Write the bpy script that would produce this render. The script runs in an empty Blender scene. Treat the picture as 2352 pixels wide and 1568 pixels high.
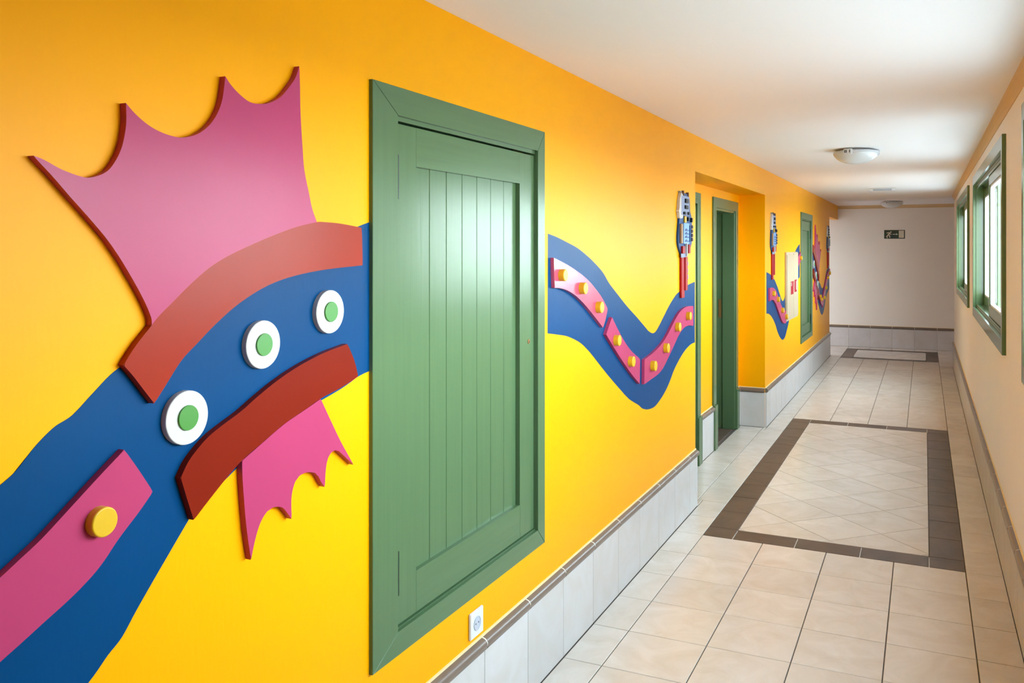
import bpy, bmesh, math, random
from mathutils import Vector

random.seed(7)
SC = bpy.context.scene
COL = SC.collection
PI = math.pi

# ------------------------------------------------------------------ camera, sky, exposure
T = 0.333                                    # floor tile pitch (m)
cam_d = bpy.data.cameras.new('camera')
cam = bpy.data.objects.new('camera', cam_d)
COL.objects.link(cam)
cam.location = (1.1431, -4.7813, 1.6227)
cam.rotation_euler = (PI / 2, 0, 0.4317)
cam_d.sensor_fit = 'HORIZONTAL'
cam_d.sensor_width = 36
cam_d.lens = 36 * 1949.65 / 2352
cam_d.shift_x = -48.87 / 2352
cam_d.shift_y = -212.26 / 2352
cam_d.clip_start = 0.02
SC.camera = cam

world = bpy.data.worlds.new('sky')
SC.world = world
world.use_nodes = True
bg = world.node_tree.nodes['Background']
bg.inputs['Color'].default_value = (0.74, 0.87, 1.06, 1)
# bright hazy sky, palest along the horizon
_t = world.node_tree
_tc = _t.nodes.new('ShaderNodeTexCoord')
_sx = _t.nodes.new('ShaderNodeSeparateXYZ')
_mr = _t.nodes.new('ShaderNodeMapRange')
_mr.inputs['From Min'].default_value = 0.0
_mr.inputs['From Max'].default_value = 1.0
_mr.inputs['To Min'].default_value = 13.5
_mr.inputs['To Max'].default_value = 9.0
_t.links.new(_tc.outputs['Generated'], _sx.inputs[0])
_t.links.new(_sx.outputs['Z'], _mr.inputs['Value'])
_t.links.new(_mr.outputs[0], bg.inputs['Strength'])
_cr = _t.nodes.new('ShaderNodeValToRGB')
_cr.color_ramp.elements[0].color = (0.92, 0.96, 1.03, 1)
_cr.color_ramp.elements[1].color = (0.68, 0.84, 1.10, 1)
_cr.color_ramp.elements[1].position = .75
_t.links.new(_sx.outputs['Z'], _cr.inputs[0])
_t.links.new(_cr.outputs[0], bg.inputs['Color'])

SC.view_settings.view_transform = 'Standard'
SC.view_settings.look = 'None'
SC.view_settings.gamma = 1
SC.view_settings.use_curve_mapping = False
SC.view_settings.exposure = 1.12
SC.cycles.max_bounces = 12
SC.cycles.diffuse_bounces = 8
SC.cycles.caustics_reflective = False
SC.cycles.caustics_refractive = False
SC.cycles.sample_clamp_indirect = 20


def portal(name, loc, rot, sx, sy):
    l = bpy.data.lights.new(name, 'AREA')
    l.shape = 'RECTANGLE'
    l.size, l.size_y = sx, sy
    l.cycles.is_portal = True
    o = bpy.data.objects.new(name, l)
    o.location, o.rotation_euler = loc, rot
    COL.objects.link(o)
    return o


# right wall windows (centre y): light enters along -X
WIN_Y = [(0.066, 2.905), (3.844, 6.683), (-3.712, -0.873)]
WZ0, WZ1 = 1.09, 2.20
for a, b in WIN_Y:
    portal('window_portal', (1.66, (a + b) / 2, 1.72), (0, PI / 2, 0), 1.6, b - a + .3)
portal('left_passage_portal', (-2.25, 9.20, .96), (0, -PI / 2, 0), 1.86, .34)


# ------------------------------------------------------------------ materials
def nt(name):
    m = bpy.data.materials.new(name)
    m.use_nodes = True
    t = m.node_tree
    return m, t, t.nodes['Principled BSDF']


def N(t, kind, **kw):
    n = t.nodes.new(kind)
    for k, v in kw.items():
        if k in n.inputs:
            n.inputs[k].default_value = v
        else:
            setattr(n, k, v)
    return n


def plain(name, col, rough=.5, spec=.5, var=.06, scale=6, bump=0, bscale=40, stretch=None, metal=0, coat=0):
    """painted surface: one colour with a faint cloudy variation and optional fine relief"""
    m, t, p = nt(name)
    tc = N(t, 'ShaderNodeTexCoord')
    mp = N(t, 'ShaderNodeMapping')
    if stretch:
        mp.inputs['Scale'].default_value = stretch
    t.links.new(tc.outputs['Object'], mp.inputs['Vector'])
    nz = N(t, 'ShaderNodeTexNoise', Scale=scale, Detail=4.0)
    t.links.new(mp.outputs['Vector'], nz.inputs['Vector'])
    mx = N(t, 'ShaderNodeMix', data_type='RGBA')
    mx.inputs[6].default_value = tuple(c * (1 - var) for c in col) + (1,)
    mx.inputs[7].default_value = tuple(min(1, c * (1 + var)) for c in col) + (1,)
    t.links.new(nz.outputs['Fac'], mx.inputs[0])
    t.links.new(mx.outputs[2], p.inputs['Base Color'])
    p.inputs['Roughness'].default_value = rough
    p.inputs['Specular IOR Level'].default_value = spec
    p.inputs['Metallic'].default_value = metal
    p.inputs['Coat Weight'].default_value = coat
    if bump:
        n2 = N(t, 'ShaderNodeTexNoise', Scale=bscale, Detail=3.0)
        t.links.new(mp.outputs['Vector'], n2.inputs['Vector'])
        b = N(t, 'ShaderNodeBump', Strength=bump, Distance=.002)
        t.links.new(n2.outputs['Fac'], b.inputs['Height'])
        t.links.new(b.outputs['Normal'], p.inputs['Normal'])
    return m


def tile_mat(name, col, var, rough, scale=5.0, tint=(1, .95, .87)):
    """glazed tile: cloudy marbling, each tile a little different"""
    m, t, p = nt(name)
    geo = N(t, 'ShaderNodeNewGeometry')
    oi = N(t, 'ShaderNodeObjectInfo')
    ad = N(t, 'ShaderNodeVectorMath', operation='ADD')
    sc = N(t, 'ShaderNodeVectorMath', operation='SCALE')
    cmb = N(t, 'ShaderNodeCombineXYZ')
    for i in range(3):
        t.links.new(oi.outputs['Random'], cmb.inputs[i])
    t.links.new(cmb.outputs[0], sc.inputs[0])
    sc.inputs['Scale'].default_value = 31.0
    t.links.new(geo.outputs['Position'], ad.inputs[0])
    t.links.new(sc.outputs[0], ad.inputs[1])
    nz = N(t, 'ShaderNodeTexNoise', Scale=scale, Detail=7.0, Roughness=.62, Distortion=1.2)
    t.links.new(ad.outputs[0], nz.inputs['Vector'])
    cr = N(t, 'ShaderNodeValToRGB')
    cr.color_ramp.elements[0].position = .3
    cr.color_ramp.elements[1].position = .72
    cr.color_ramp.elements[0].color = tuple(c * (1 - var) * k for c, k in zip(col, tint)) + (1,)
    cr.color_ramp.elements[1].color = tuple(min(1, c * (1 + var * .5)) for c in col) + (1,)
    t.links.new(nz.outputs['Fac'], cr.inputs[0])
    hs = N(t, 'ShaderNodeHueSaturation')
    mr = N(t, 'ShaderNodeMapRange')
    mr.inputs['To Min'].default_value = .95
    mr.inputs['To Max'].default_value = 1.04
    t.links.new(oi.outputs['Random'], mr.inputs['Value'])
    t.links.new(mr.outputs[0], hs.inputs['Value'])
    t.links.new(cr.outputs[0], hs.inputs['Color'])
    t.links.new(hs.outputs[0], p.inputs['Base Color'])
    p.inputs['Roughness'].default_value = rough
    b = N(t, 'ShaderNodeBump', Strength=.12, Distance=.002)
    t.links.new(nz.outputs['Fac'], b.inputs['Height'])
    t.links.new(b.outputs['Normal'], p.inputs['Normal'])
    return m


def wood_paint(name, col, rough, axis):
    """gloss paint over coarse pine grain running along the given axis"""
    m, t, p = nt(name)
    geo = N(t, 'ShaderNodeNewGeometry')
    mp = N(t, 'ShaderNodeMapping')
    s = [42.0, 42.0, 42.0]
    s[axis] = 1.6
    mp.inputs['Scale'].default_value = s
    t.links.new(geo.outputs['Position'], mp.inputs['Vector'])
    nz = N(t, 'ShaderNodeTexNoise', Scale=1.6, Detail=5.0, Distortion=.6)
    t.links.new(mp.outputs[0], nz.inputs['Vector'])
    mx = N(t, 'ShaderNodeMix', data_type='RGBA')
    mx.inputs[6].default_value = tuple(c * .91 for c in col) + (1,)
    mx.inputs[7].default_value = tuple(c * 1.09 for c in col) + (1,)
    t.links.new(nz.outputs['Fac'], mx.inputs[0])
    t.links.new(mx.outputs[2], p.inputs['Base Color'])
    p.inputs['Roughness'].default_value = rough
    p.inputs['Specular IOR Level'].default_value = .30
    b = N(t, 'ShaderNodeBump', Strength=.22, Distance=.001)
    t.links.new(nz.outputs['Fac'], b.inputs['Height'])
    t.links.new(b.outputs['Normal'], p.inputs['Normal'])
    return m


def glass_mat():
    m = bpy.data.materials.new('pane_glass')
    m.use_nodes = True
    t = m.node_tree
    t.nodes.clear()
    out = N(t, 'ShaderNodeOutputMaterial')
    tr = N(t, 'ShaderNodeBsdfTransparent')
    tr.inputs[0].default_value = (.90, .97, .95, 1)
    gl = N(t, 'ShaderNodeBsdfGlossy', Roughness=.02)
    fr = N(t, 'ShaderNodeFresnel', IOR=1.45)
    mx = N(t, 'ShaderNodeMixShader')
    mn = N(t, 'ShaderNodeMath', operation='MINIMUM')
    mn.inputs[1].default_value = .16
    t.links.new(fr.outputs[0], mn.inputs[0])
    t.links.new(mn.outputs[0], mx.inputs[0])
    t.links.new(tr.outputs[0], mx.inputs[1])
    t.links.new(gl.outputs[0], mx.inputs[2])
    t.links.new(mx.outputs[0], out.inputs[0])
    return m


YELLOW = plain('yellow_wall_paint', (.88, .358, .0004), .36, .09, .035, 2.2, .25, 90, (1, 1, .25))
BLUE = plain('blue_wall_paint', (.0004, .046, .148), .34, .08, .10, 5, .25, 90, (1, 1, .3))
CREAM = plain('cream_wall_paint', (.79, .755, .745), .55, .35, .02, 3, .12, 120)
CREAM_WARM = plain('cream_paint_warm_light', (.80, .73, .635), .55, .3, .02, 3, .12, 120)  # the cream paint again, with warm light put into its colour
CEIL = plain('ceiling_paint', (.80, .76, .735), .7, .25, .015, 2, .08, 120)
COVE = plain('ochre_cove_paint', (.62, .43, .22), .6, .3, .03, 4)
PINK_GLOSS = plain('glossy_pink_paint', (.46, .060, .130), .20, .85, .05, 7, .1, 60)
PINK = plain('pink_board_paint', (.40, .042, .118), .27, .14, .05, 7, .1, 60)
RED_GLARE = plain('dark_red_paint_in_glare', (.29, .024, .009), .25, .11, .08, 6, .1, 60)  # same paint as the dark red, window glare put into its colour
RED = plain('dark_red_board_paint', (.185, .012, .004), .29, .08, .05, 7, .1, 60)
WHITE_P = plain('white_board_paint', (.50, .485, .47), .4, .5, .03, 9)
GREEN_P = plain('bright_green_paint', (.04, .20, .018), .35, .5, .05, 9)
BUTTON = plain('yellow_button_paint', (.62, .36, .004), .35, .5, .05, 9)
GREEN_V = wood_paint('green_gloss_upright', (.078, .138, .062), .24, 2)
GREEN_H = wood_paint('green_gloss_level', (.078, .138, .062), .24, 1)
GREEN_F = plain('green_frame_paint', (.078, .138, .062), .26, .5, .04, 8)
GREEN_S = plain('green_sash_paint', (.105, .165, .065), .17, .5, .05, 8)
DARK = plain('dark_gap', (.02, .03, .02), .7, .2, .1)
HINGE = plain('painted_hinge', (.012, .03, .018), .35, .5, .05)
TILE = tile_mat('beige_floor_tile', (.665, .605, .54), .10, .25)
DTILE = tile_mat('brown_floor_tile', (.120, .079, .055), .25, .46, 5.0, (.85, .85, .85))
WTILE = tile_mat('pale_wall_tile', (.55, .53, .522), .06, .32)
GROUT = plain('floor_grout', (.10, .08, .065), .85, .2, .12, 30)
WGROUT = plain('wall_grout', (.55, .53, .50), .85, .2, .08, 30)
LGROUT = plain('light_grout', (.72, .68, .60), .85, .2, .06, 30)
CAP = plain('brown_cap_tile', (.165, .118, .090), .30, .5, .22, 26, .1, 60, (1, .35, 1))
CAPE = plain('cream_plaster_bead', (.83, .66, .36), .7, .2, .03)
GLASS = glass_mat()
PLASTIC = plain('white_plastic', (.64, .645, .66), .3, .5, .01)
SOCKET = plain('grey_socket_cup', (.42, .44, .50), .35, .5, .02)
BLACK = plain('black_paint', (.012, .011, .014), .42, .2, .1)
BRASS = plain('dull_brass', (.32, .17, .06), .35, .5, .05, metal=.6)
STEEL = plain('steel_plate', (.55, .53, .48), .35, .5, .05, metal=.8)
BOWL = plain('frosted_bowl', (.60, .59, .57), .22, .5, .03, 18)
CABW = plain('cream_metal', (.43, .335, .22), .4, .25, .02)
REDL = plain('red_label', (.30, .010, .02), .5, .15, .05)
PALEP = plain('pale_label', (.40, .27, .25), .4, .5, .05)
SIGNG = plain('dark_green_sign', (.006, .022, .008), .3, .5, .1)
SIGNP = plain('sign_pictogram', (.62, .55, .40), .4, .5, .03)
SIGNW = plain('sign_white', (.62, .64, .56), .4, .5, .03)
DKBLUE = plain('dark_blue_paint', (.008, .048, .17), .42, .2, .1)
MIDBLUE = plain('mid_blue_paint', (.006, .055, .18), .42, .2, .1)
LTBLUE = plain('light_blue_paint', (.17, .31, .58), .42, .2, .05)
LAV = plain('lavender_paint', (.22, .25, .38), .42, .2, .06)
BROWNP = plain('brown_block_paint', (.13, .060, .035), .42, .2, .1)
TANP = plain('tan_wood', (.27, .155, .07), .5, .4, .1, 20)
GREYP = plain('grey_block_paint', (.11, .09, .085), .42, .2, .1)
REDP = plain('red_block_paint', (.30, .006, .006), .42, .2, .08)
WOOL = plain('white_rough_paint', (.50, .465, .43), .6, .3, .08, 60, .5, 90)
RENDER = plain('pale_render', (.62, .58, .52), .9, .2, .06, 1.2)
GROUND = plain('pale_gravel', (.52, .495, .475), .9, .2, .1, 1.5)


# ------------------------------------------------------------------ builders
def link(name, me, m, parent=None):
    o = bpy.data.objects.new(name, me)
    COL.objects.link(o)
    if m is not None and not me.materials:
        me.materials.append(m)
    if parent is not None:
        o.parent = parent
    return o


def tag(o, label=None, cat=None, group=None, kind=None):
    if label: o['label'] = label
    if cat: o['category'] = cat
    if group: o['group'] = group
    if kind: o['kind'] = kind
    return o


def empty(name, loc=(0, 0, 0)):
    o = bpy.data.objects.new(name, None)
    o.empty_display_size = .05
    o.location = loc
    COL.objects.link(o)
    return o


def finish(bm, name):
    bmesh.ops.recalc_face_normals(bm, faces=bm.faces)
    me = bpy.data.meshes.new(name)
    bm.to_mesh(me)
    bm.free()
    return me


def smooth(me, angle=40):
    for p in me.polygons:
        p.use_smooth = True
    try:
        me.set_sharp_from_angle(angle=math.radians(angle))
    except Exception:
        pass
    return me


def add_box(bm, a, b):
    x0, y0, z0 = a
    x1, y1, z1 = b
    v = [bm.verts.new(p) for p in ((x0, y0, z0), (x1, y0, z0), (x1, y1, z0), (x0, y1, z0),
                                   (x0, y0, z1), (x1, y0, z1), (x1, y1, z1), (x0, y1, z1))]
    for f in ((0, 3, 2, 1), (4, 5, 6, 7), (0, 1, 5, 4), (1, 2, 6, 5), (2, 3, 7, 6), (3, 0, 4, 7)):
        bm.faces.new([v[i] for i in f])
    return v


def box(name, a, b, m, parent=None, bevel=0.0, seg=1):
    a, b = [min(p, q) for p, q in zip(a, b)], [max(p, q) for p, q in zip(a, b)]
    bm = bmesh.new()
    add_box(bm, a, b)
    if bevel:
        bmesh.ops.bevel(bm, geom=list(bm.edges), offset=bevel, segments=seg, affect='EDGES')
    return link(name, finish(bm, name), m, parent)


def boxes(name, lst, m, parent=None):
    bm = bmesh.new()
    for a, b in lst:
        add_box(bm, a, b)
    return link(name, finish(bm, name), m, parent)


def prism_x(name, pts, x0, x1, m, parent=None, bevel=0.0, seg=2):
    """outline given in (y, z), thickness along x, front face at x1 (bevelled rim)"""
    bm = bmesh.new()
    fr = [bm.verts.new((x1, y, z)) for y, z in pts]
    bk = [bm.verts.new((x0, y, z)) for y, z in pts]
    n = len(pts)
    bm.faces.new(fr)
    bm.faces.new(bk[::-1])
    for i in range(n):
        j = (i + 1) % n
        bm.faces.new((fr[i], bk[i], bk[j], fr[j]))
    if bevel:
        es = [e for e in bm.edges if all(abs(v.co.x - x1) < 1e-6 for v in e.verts)]
        bmesh.ops.bevel(bm, geom=es, offset=bevel, segments=seg, affect='EDGES', clamp_overlap=True)
    bmesh.ops.triangulate(bm, faces=[f for f in bm.faces if len(f.verts) > 4])
    return link(name, finish(bm, name), m, parent)


def disc_x(name, y, z, r, x0, x1, m, parent=None, n=40, bevel=.0015):
    pts = [(y + r * math.cos(2 * PI * k / n), z + r * math.sin(2 * PI * k / n)) for k in range(n)]
    bm = bmesh.new()
    rings = [(r, x0), (r, x1 - bevel), (r - bevel * .4, x1 - bevel * .3), (r - bevel, x1)]
    vs = []
    for rr, xx in rings:
        vs.append([bm.verts.new((xx, y + rr * math.cos(2 * PI * k / n), z + rr * math.sin(2 * PI * k / n))) for k in range(n)])
    for a, b in zip(vs, vs[1:]):
        for k in range(n):
            bm.faces.new((a[k], a[(k + 1) % n], b[(k + 1) % n], b[k]))
    bm.faces.new(vs[-1])
    bm.faces.new(vs[0][::-1])
    return link(name, smooth(finish(bm, name), 18), m, parent)


def lathe(name, prof, loc, m, parent=None, n=48):
    """profile of (r, z) turned about the vertical axis"""
    bm = bmesh.new()
    rows = []
    for r, z in prof:
        rows.append([bm.verts.new((loc[0] + r * math.cos(2 * PI * k / n), loc[1] + r * math.sin(2 * PI * k / n), loc[2] + z))
                     for k in range(n)])
    for a, b in zip(rows, rows[1:]):
        for k in range(n):
            bm.faces.new((a[k], a[(k + 1) % n], b[(k + 1) % n], b[k]))
    bm.faces.new(rows[0])
    bm.faces.new(rows[-1][::-1])
    bmesh.ops.remove_doubles(bm, verts=bm.verts, dist=1e-6)
    return link(name, smooth(finish(bm, name), 50), m, parent)


def spline(pts, sub=5):
    """closed Catmull-Rom outline; points flagged 1 stay sharp corners"""
    n = len(pts)
    out = []
    for i in range(n):
        p1, p2 = pts[i], pts[(i + 1) % n]
        p0 = pts[i - 1] if not p1[2] else p1
        p3 = pts[(i + 2) % n] if not p2[2] else p2
        for k in range(sub):
            t = k / sub
            q = []
            for a in (0, 1):
                q.append(.5 * ((2 * p1[a]) + (-p0[a] + p2[a]) * t + (2 * p0[a] - 5 * p1[a] + 4 * p2[a] - p3[a]) * t * t
                               + (-p0[a] + 3 * p1[a] - 3 * p2[a] + p3[a]) * t ** 3))
            out.append(tuple(q))
    return out


def grid_wall(name, axis, c, thick, u0, u1, z0, z1, holes, m, parent=None):
    """wall slab with rectangular holes; front face at coordinate c on the axis, body behind it (sign of thick)"""
    us = sorted({u0, u1, *[h[0] for h in holes], *[h[1] for h in holes]})
    zs = sorted({z0, z1, *[h[2] for h in holes], *[h[3] for h in holes]})
    us = [u for u in us if u0 <= u <= u1]
    zs = [z for z in zs if z0 <= z <= z1]

    def solid(i, j):
        if i < 0 or j < 0 or i >= len(us) - 1 or j >= len(zs) - 1:
            return False
        um, zm = (us[i] + us[i + 1]) / 2, (zs[j] + zs[j + 1]) / 2
        return not any(h[0] < um < h[1] and h[2] < zm < h[3] for h in holes)
    bm = bmesh.new()
    cache = {}

    def V(d, u, z):
        k = (d, round(u, 5), round(z, 5))
        if k not in cache:
            w = c + (thick if d else 0)
            cache[k] = bm.verts.new((w, u, z) if axis == 'x' else (u, w, z))
        return cache[k]
    for i in range(len(us) - 1):
        for j in range(len(zs) - 1):
            if not solid(i, j):
                continue
            a, b, e, f = us[i], us[i + 1], zs[j], zs[j + 1]
            bm.faces.new((V(0, a, e), V(0, b, e), V(0, b, f), V(0, a, f)))
            bm.faces.new((V(1, a, f), V(1, b, f), V(1, b, e), V(1, a, e)))
            if not solid(i - 1, j): bm.faces.new((V(0, a, e), V(0, a, f), V(1, a, f), V(1, a, e)))
            if not solid(i + 1, j): bm.faces.new((V(0, b, e), V(1, b, e), V(1, b, f), V(0, b, f)))
            if not solid(i, j - 1): bm.faces.new((V(0, a, e), V(1, a, e), V(1, b, e), V(0, b, e)))
            if not solid(i, j + 1): bm.faces.new((V(0, a, f), V(0, b, f), V(1, b, f), V(1, a, f)))
    return link(name, finish(bm, name), m, parent)


# baked outlines (metres on the wall: y along the corridor, z up, 1 = sharp corner)
D = {
    'FIN_UP': [(-3.647,1.481,1),(-3.648,1.496,0),(-3.669,1.537,0),(-3.707,1.595,0),(-3.736,1.633,0),(-3.757,1.656,0),(-3.785,1.684,0),(-3.812,1.71,0),(-3.844,1.742,0),(-3.868,1.764,0),(-3.877,1.773,1),(-3.859,1.768,0),(-3.828,1.755,0),(-3.798,1.747,0),(-3.782,1.745,0),(-3.768,1.747,0),(-3.75,1.754,0),(-3.736,1.764,0),(-3.722,1.783,0),(-3.711,1.806,0),(-3.704,1.835,0),(-3.702,1.858,0),(-3.703,1.885,1),(-3.684,1.869,0),(-3.657,1.853,0),(-3.629,1.843,0),(-3.6,1.838,0),(-3.575,1.838,0),(-3.548,1.845,0),(-3.526,1.856,0),(-3.503,1.875,0),(-3.484,1.901,0),(-3.472,1.93,0),(-3.464,1.977,1),(-3.45,1.963,0),(-3.425,1.947,0),(-3.394,1.935,0),(-3.362,1.936,0),(-3.334,1.943,0),(-3.3,1.961,0),(-3.271,1.989,0),(-3.25,2.014,0),(-3.237,2.042,1),(-3.235,1.993,0),(-3.233,1.932,0),(-3.226,1.855,0),(-3.22,1.806,0),(-3.204,1.754,0),(-3.192,1.717,0),(-3.175,1.686,1),(-3.251,1.672,0),(-3.325,1.652,0),(-3.395,1.63,0),(-3.46,1.607,0),(-3.509,1.584,0),(-3.555,1.554,0),(-3.599,1.521,0),(-3.631,1.497,0)],
    'BAND_UP': [(-2.999,1.677,1),(-3.085,1.685,0),(-3.146,1.687,0),(-3.175,1.686,0),(-3.251,1.672,0),(-3.325,1.652,0),(-3.395,1.63,0),(-3.46,1.607,0),(-3.509,1.584,0),(-3.555,1.554,0),(-3.599,1.521,0),(-3.631,1.497,0),(-3.647,1.481,0),(-3.682,1.447,0),(-3.708,1.415,1),(-3.687,1.392,0),(-3.662,1.361,0),(-3.641,1.335,1),(-3.61,1.371,0),(-3.577,1.408,0),(-3.538,1.437,0),(-3.484,1.475,0),(-3.421,1.511,0),(-3.34,1.543,0),(-3.251,1.562,0),(-3.137,1.574,0),(-2.995,1.581,1)],
    'BAND_LOW': [(-3.058,1.387,1),(-3.129,1.378,0),(-3.188,1.367,0),(-3.251,1.351,0),(-3.311,1.331,0),(-3.368,1.307,0),(-3.421,1.282,0),(-3.472,1.263,0),(-3.509,1.247,0),(-3.538,1.228,0),(-3.561,1.208,0),(-3.579,1.182,1),(-3.564,1.138,0),(-3.547,1.091,1),(-3.509,1.119,0),(-3.46,1.153,0),(-3.415,1.18,0),(-3.361,1.202,0),(-3.289,1.231,0),(-3.212,1.253,0),(-3.161,1.268,0),(-3.085,1.282,0),(-3.014,1.3,1),(-3.03,1.342,0)],
    'FIN_LOW': [(-3.417,1.178,1),(-3.361,1.201,0),(-3.289,1.23,0),(-3.212,1.252,0),(-3.161,1.267,1),(-3.133,1.223,0),(-3.085,1.15,0),(-3.033,1.081,1),(-3.076,1.115,0),(-3.098,1.131,0),(-3.12,1.132,0),(-3.133,1.122,0),(-3.142,1.097,0),(-3.146,1.054,1),(-3.159,1.068,0),(-3.175,1.091,0),(-3.196,1.101,0),(-3.22,1.105,0),(-3.243,1.1,0),(-3.256,1.085,0),(-3.264,1.058,0),(-3.263,1.011,1),(-3.278,1.029,0),(-3.293,1.045,0),(-3.315,1.053,0),(-3.336,1.053,0),(-3.357,1.039,0),(-3.371,1.018,0),(-3.383,0.988,0),(-3.391,0.961,1),(-3.405,1.038,0),(-3.415,1.132,0)],
    'BODY_END': [(-3.706,1.263,1),(-3.675,1.219,0),(-3.644,1.172,1),(-3.675,1.143,0),(-3.717,1.108,0),(-3.753,1.073,0),(-3.785,1.051,0),(-3.821,1.032,0),(-3.859,1.015,0),(-3.898,0.997,0),(-3.932,0.982,0),(-3.971,0.963,1),(-3.979,1.091,1),(-3.932,1.113,0),(-3.9,1.131,0),(-3.865,1.151,0),(-3.821,1.182,0),(-3.785,1.208,0),(-3.747,1.235,0)],
    'BODY_A': [(-1.764,1.589,1),(-1.76,1.531,0),(-1.755,1.472,1),(-1.687,1.467,0),(-1.608,1.452,0),(-1.51,1.421,0),(-1.407,1.375,0),(-1.315,1.328,0),(-1.21,1.272,1),(-1.176,1.309,0),(-1.148,1.352,1),(-1.218,1.403,0),(-1.299,1.447,0),(-1.392,1.489,0),(-1.496,1.524,0),(-1.621,1.558,0)],
    'BODY_B': [(-1.09,1.31,1),(-1.028,1.262,0),(-0.936,1.197,0),(-0.82,1.13,0),(-0.666,1.068,1),(-0.67,1.007,0),(-0.672,0.943,1),(-0.8,1.009,0),(-0.936,1.088,0),(-1.046,1.157,0),(-1.168,1.237,1),(-1.134,1.271,0)],
    'BODY_C': [(-0.591,1.057,1),(-0.593,0.997,0),(-0.595,0.93,1),(-0.479,0.939,0),(-0.337,0.95,0),(-0.238,0.975,0),(-0.135,1.02,0),(-0.028,1.07,0),(0.083,1.122,0),(0.2,1.153,0),(0.306,1.158,0),(0.422,1.146,1),(0.422,1.206,0),(0.422,1.269,1),(0.306,1.275,0),(0.2,1.271,0),(0.083,1.249,0),(-0.028,1.205,0),(-0.135,1.156,0),(-0.238,1.116,0),(-0.361,1.087,0),(-0.479,1.069,0)],
    'BLUE_A': [(-2.909,1.701,1),(-2.977,1.685,0),(-3.064,1.66,0),(-3.232,1.615,0),(-3.378,1.567,0),(-3.505,1.501,0),(-3.59,1.45,0),(-3.658,1.427,0),(-3.714,1.404,0),(-3.758,1.371,0),(-3.797,1.34,0),(-3.828,1.327,0),(-3.854,1.309,0),(-3.874,1.291,0),(-3.893,1.271,0),(-3.911,1.258,0),(-3.926,1.25,1),(-3.991,0.9,1),(-3.846,0.825,1),(-3.767,0.87,0),(-3.728,0.901,0),(-3.699,0.921,0),(-3.669,0.956,0),(-3.64,0.988,0),(-3.599,1.032,0),(-3.547,1.087,0),(-3.531,1.1,0),(-3.443,1.147,0),(-3.271,1.226,0),(-3.064,1.275,0),(-2.989,1.297,0),(-2.909,1.308,1)],
    'BLUE_B': [(-1.786,1.682,1),(-1.701,1.67,0),(-1.609,1.653,0),(-1.484,1.628,0),(-1.381,1.598,0),(-1.288,1.566,0),(-1.174,1.519,0),(-1.089,1.467,0),(-0.982,1.415,0),(-0.831,1.345,0),(-0.668,1.277,0),(-0.539,1.221,0),(-0.472,1.192,0),(-0.402,1.174,0),(-0.343,1.177,0),(-0.27,1.206,0),(-0.182,1.249,0),(-0.078,1.299,0),(0.058,1.351,0),(0.172,1.375,0),(0.322,1.4,0),(0.519,1.416,1),(0.519,1.033,1),(0.4,1.029,0),(0.261,1.004,0),(0.143,0.968,0),(0.03,0.922,0),(-0.051,0.874,0),(-0.131,0.835,0),(-0.233,0.801,0),(-0.343,0.777,0),(-0.426,0.776,0),(-0.506,0.785,0),(-0.583,0.804,0),(-0.647,0.832,0),(-0.791,0.884,0),(-0.926,0.951,0),(-1.054,1.018,0),(-1.174,1.084,0),(-1.288,1.149,0),(-1.366,1.191,0),(-1.455,1.23,0),(-1.582,1.266,0),(-1.676,1.282,0),(-1.789,1.298,1)],
    'EYES': [(-3.56,1.294,0.051),(-3.35,1.415,0.0512),(-3.121,1.471,0.051)],
    'PUPILS': [(-3.561,1.295,0.025),(-3.353,1.416,0.0247),(-3.122,1.471,0.0242)],
    'BTN_END': [(-3.759,1.151,0.0257)],
    'BTN_A': [(-1.699,1.52,0.0236),(-1.481,1.459,0.0245),(-1.284,1.368,0.0251)],
    'BTN_B': [(-1.049,1.2,0.0251),(-0.838,1.077,0.0254)],
    'BTN_C': [(-0.466,1.009,0.0268),(-0.221,1.077,0.0264),(0.022,1.173,0.0258),(0.267,1.219,0.025)],
    'V2_BLUE': [(6.72,1.653,1),(7.082,1.558,0),(7.292,1.41,0),(7.422,1.21,0),(7.644,1.132,0),(7.8,1.08,0),(7.93,1.065,0),(8.064,1.085,0),(8.21,1.153,0),(8.461,1.294,0),(8.668,1.343,0),(8.882,1.383,1),(8.882,1.019,1),(8.564,0.957,0),(8.359,0.882,0),(8.161,0.757,0),(8.016,0.704,0),(7.855,0.691,0),(7.689,0.726,0),(7.51,0.808,0),(7.335,0.908,0),(7.249,1.01,0),(6.999,1.175,0),(6.72,1.26,1)],
    'V2_P1': [(7.317,1.081,1),(7.449,1.001,1),(7.583,0.994,0),(7.739,0.926,1),(7.795,0.826,1),(7.61,0.863,0),(7.449,0.941,0),(7.343,1.006,0)],
}
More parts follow.
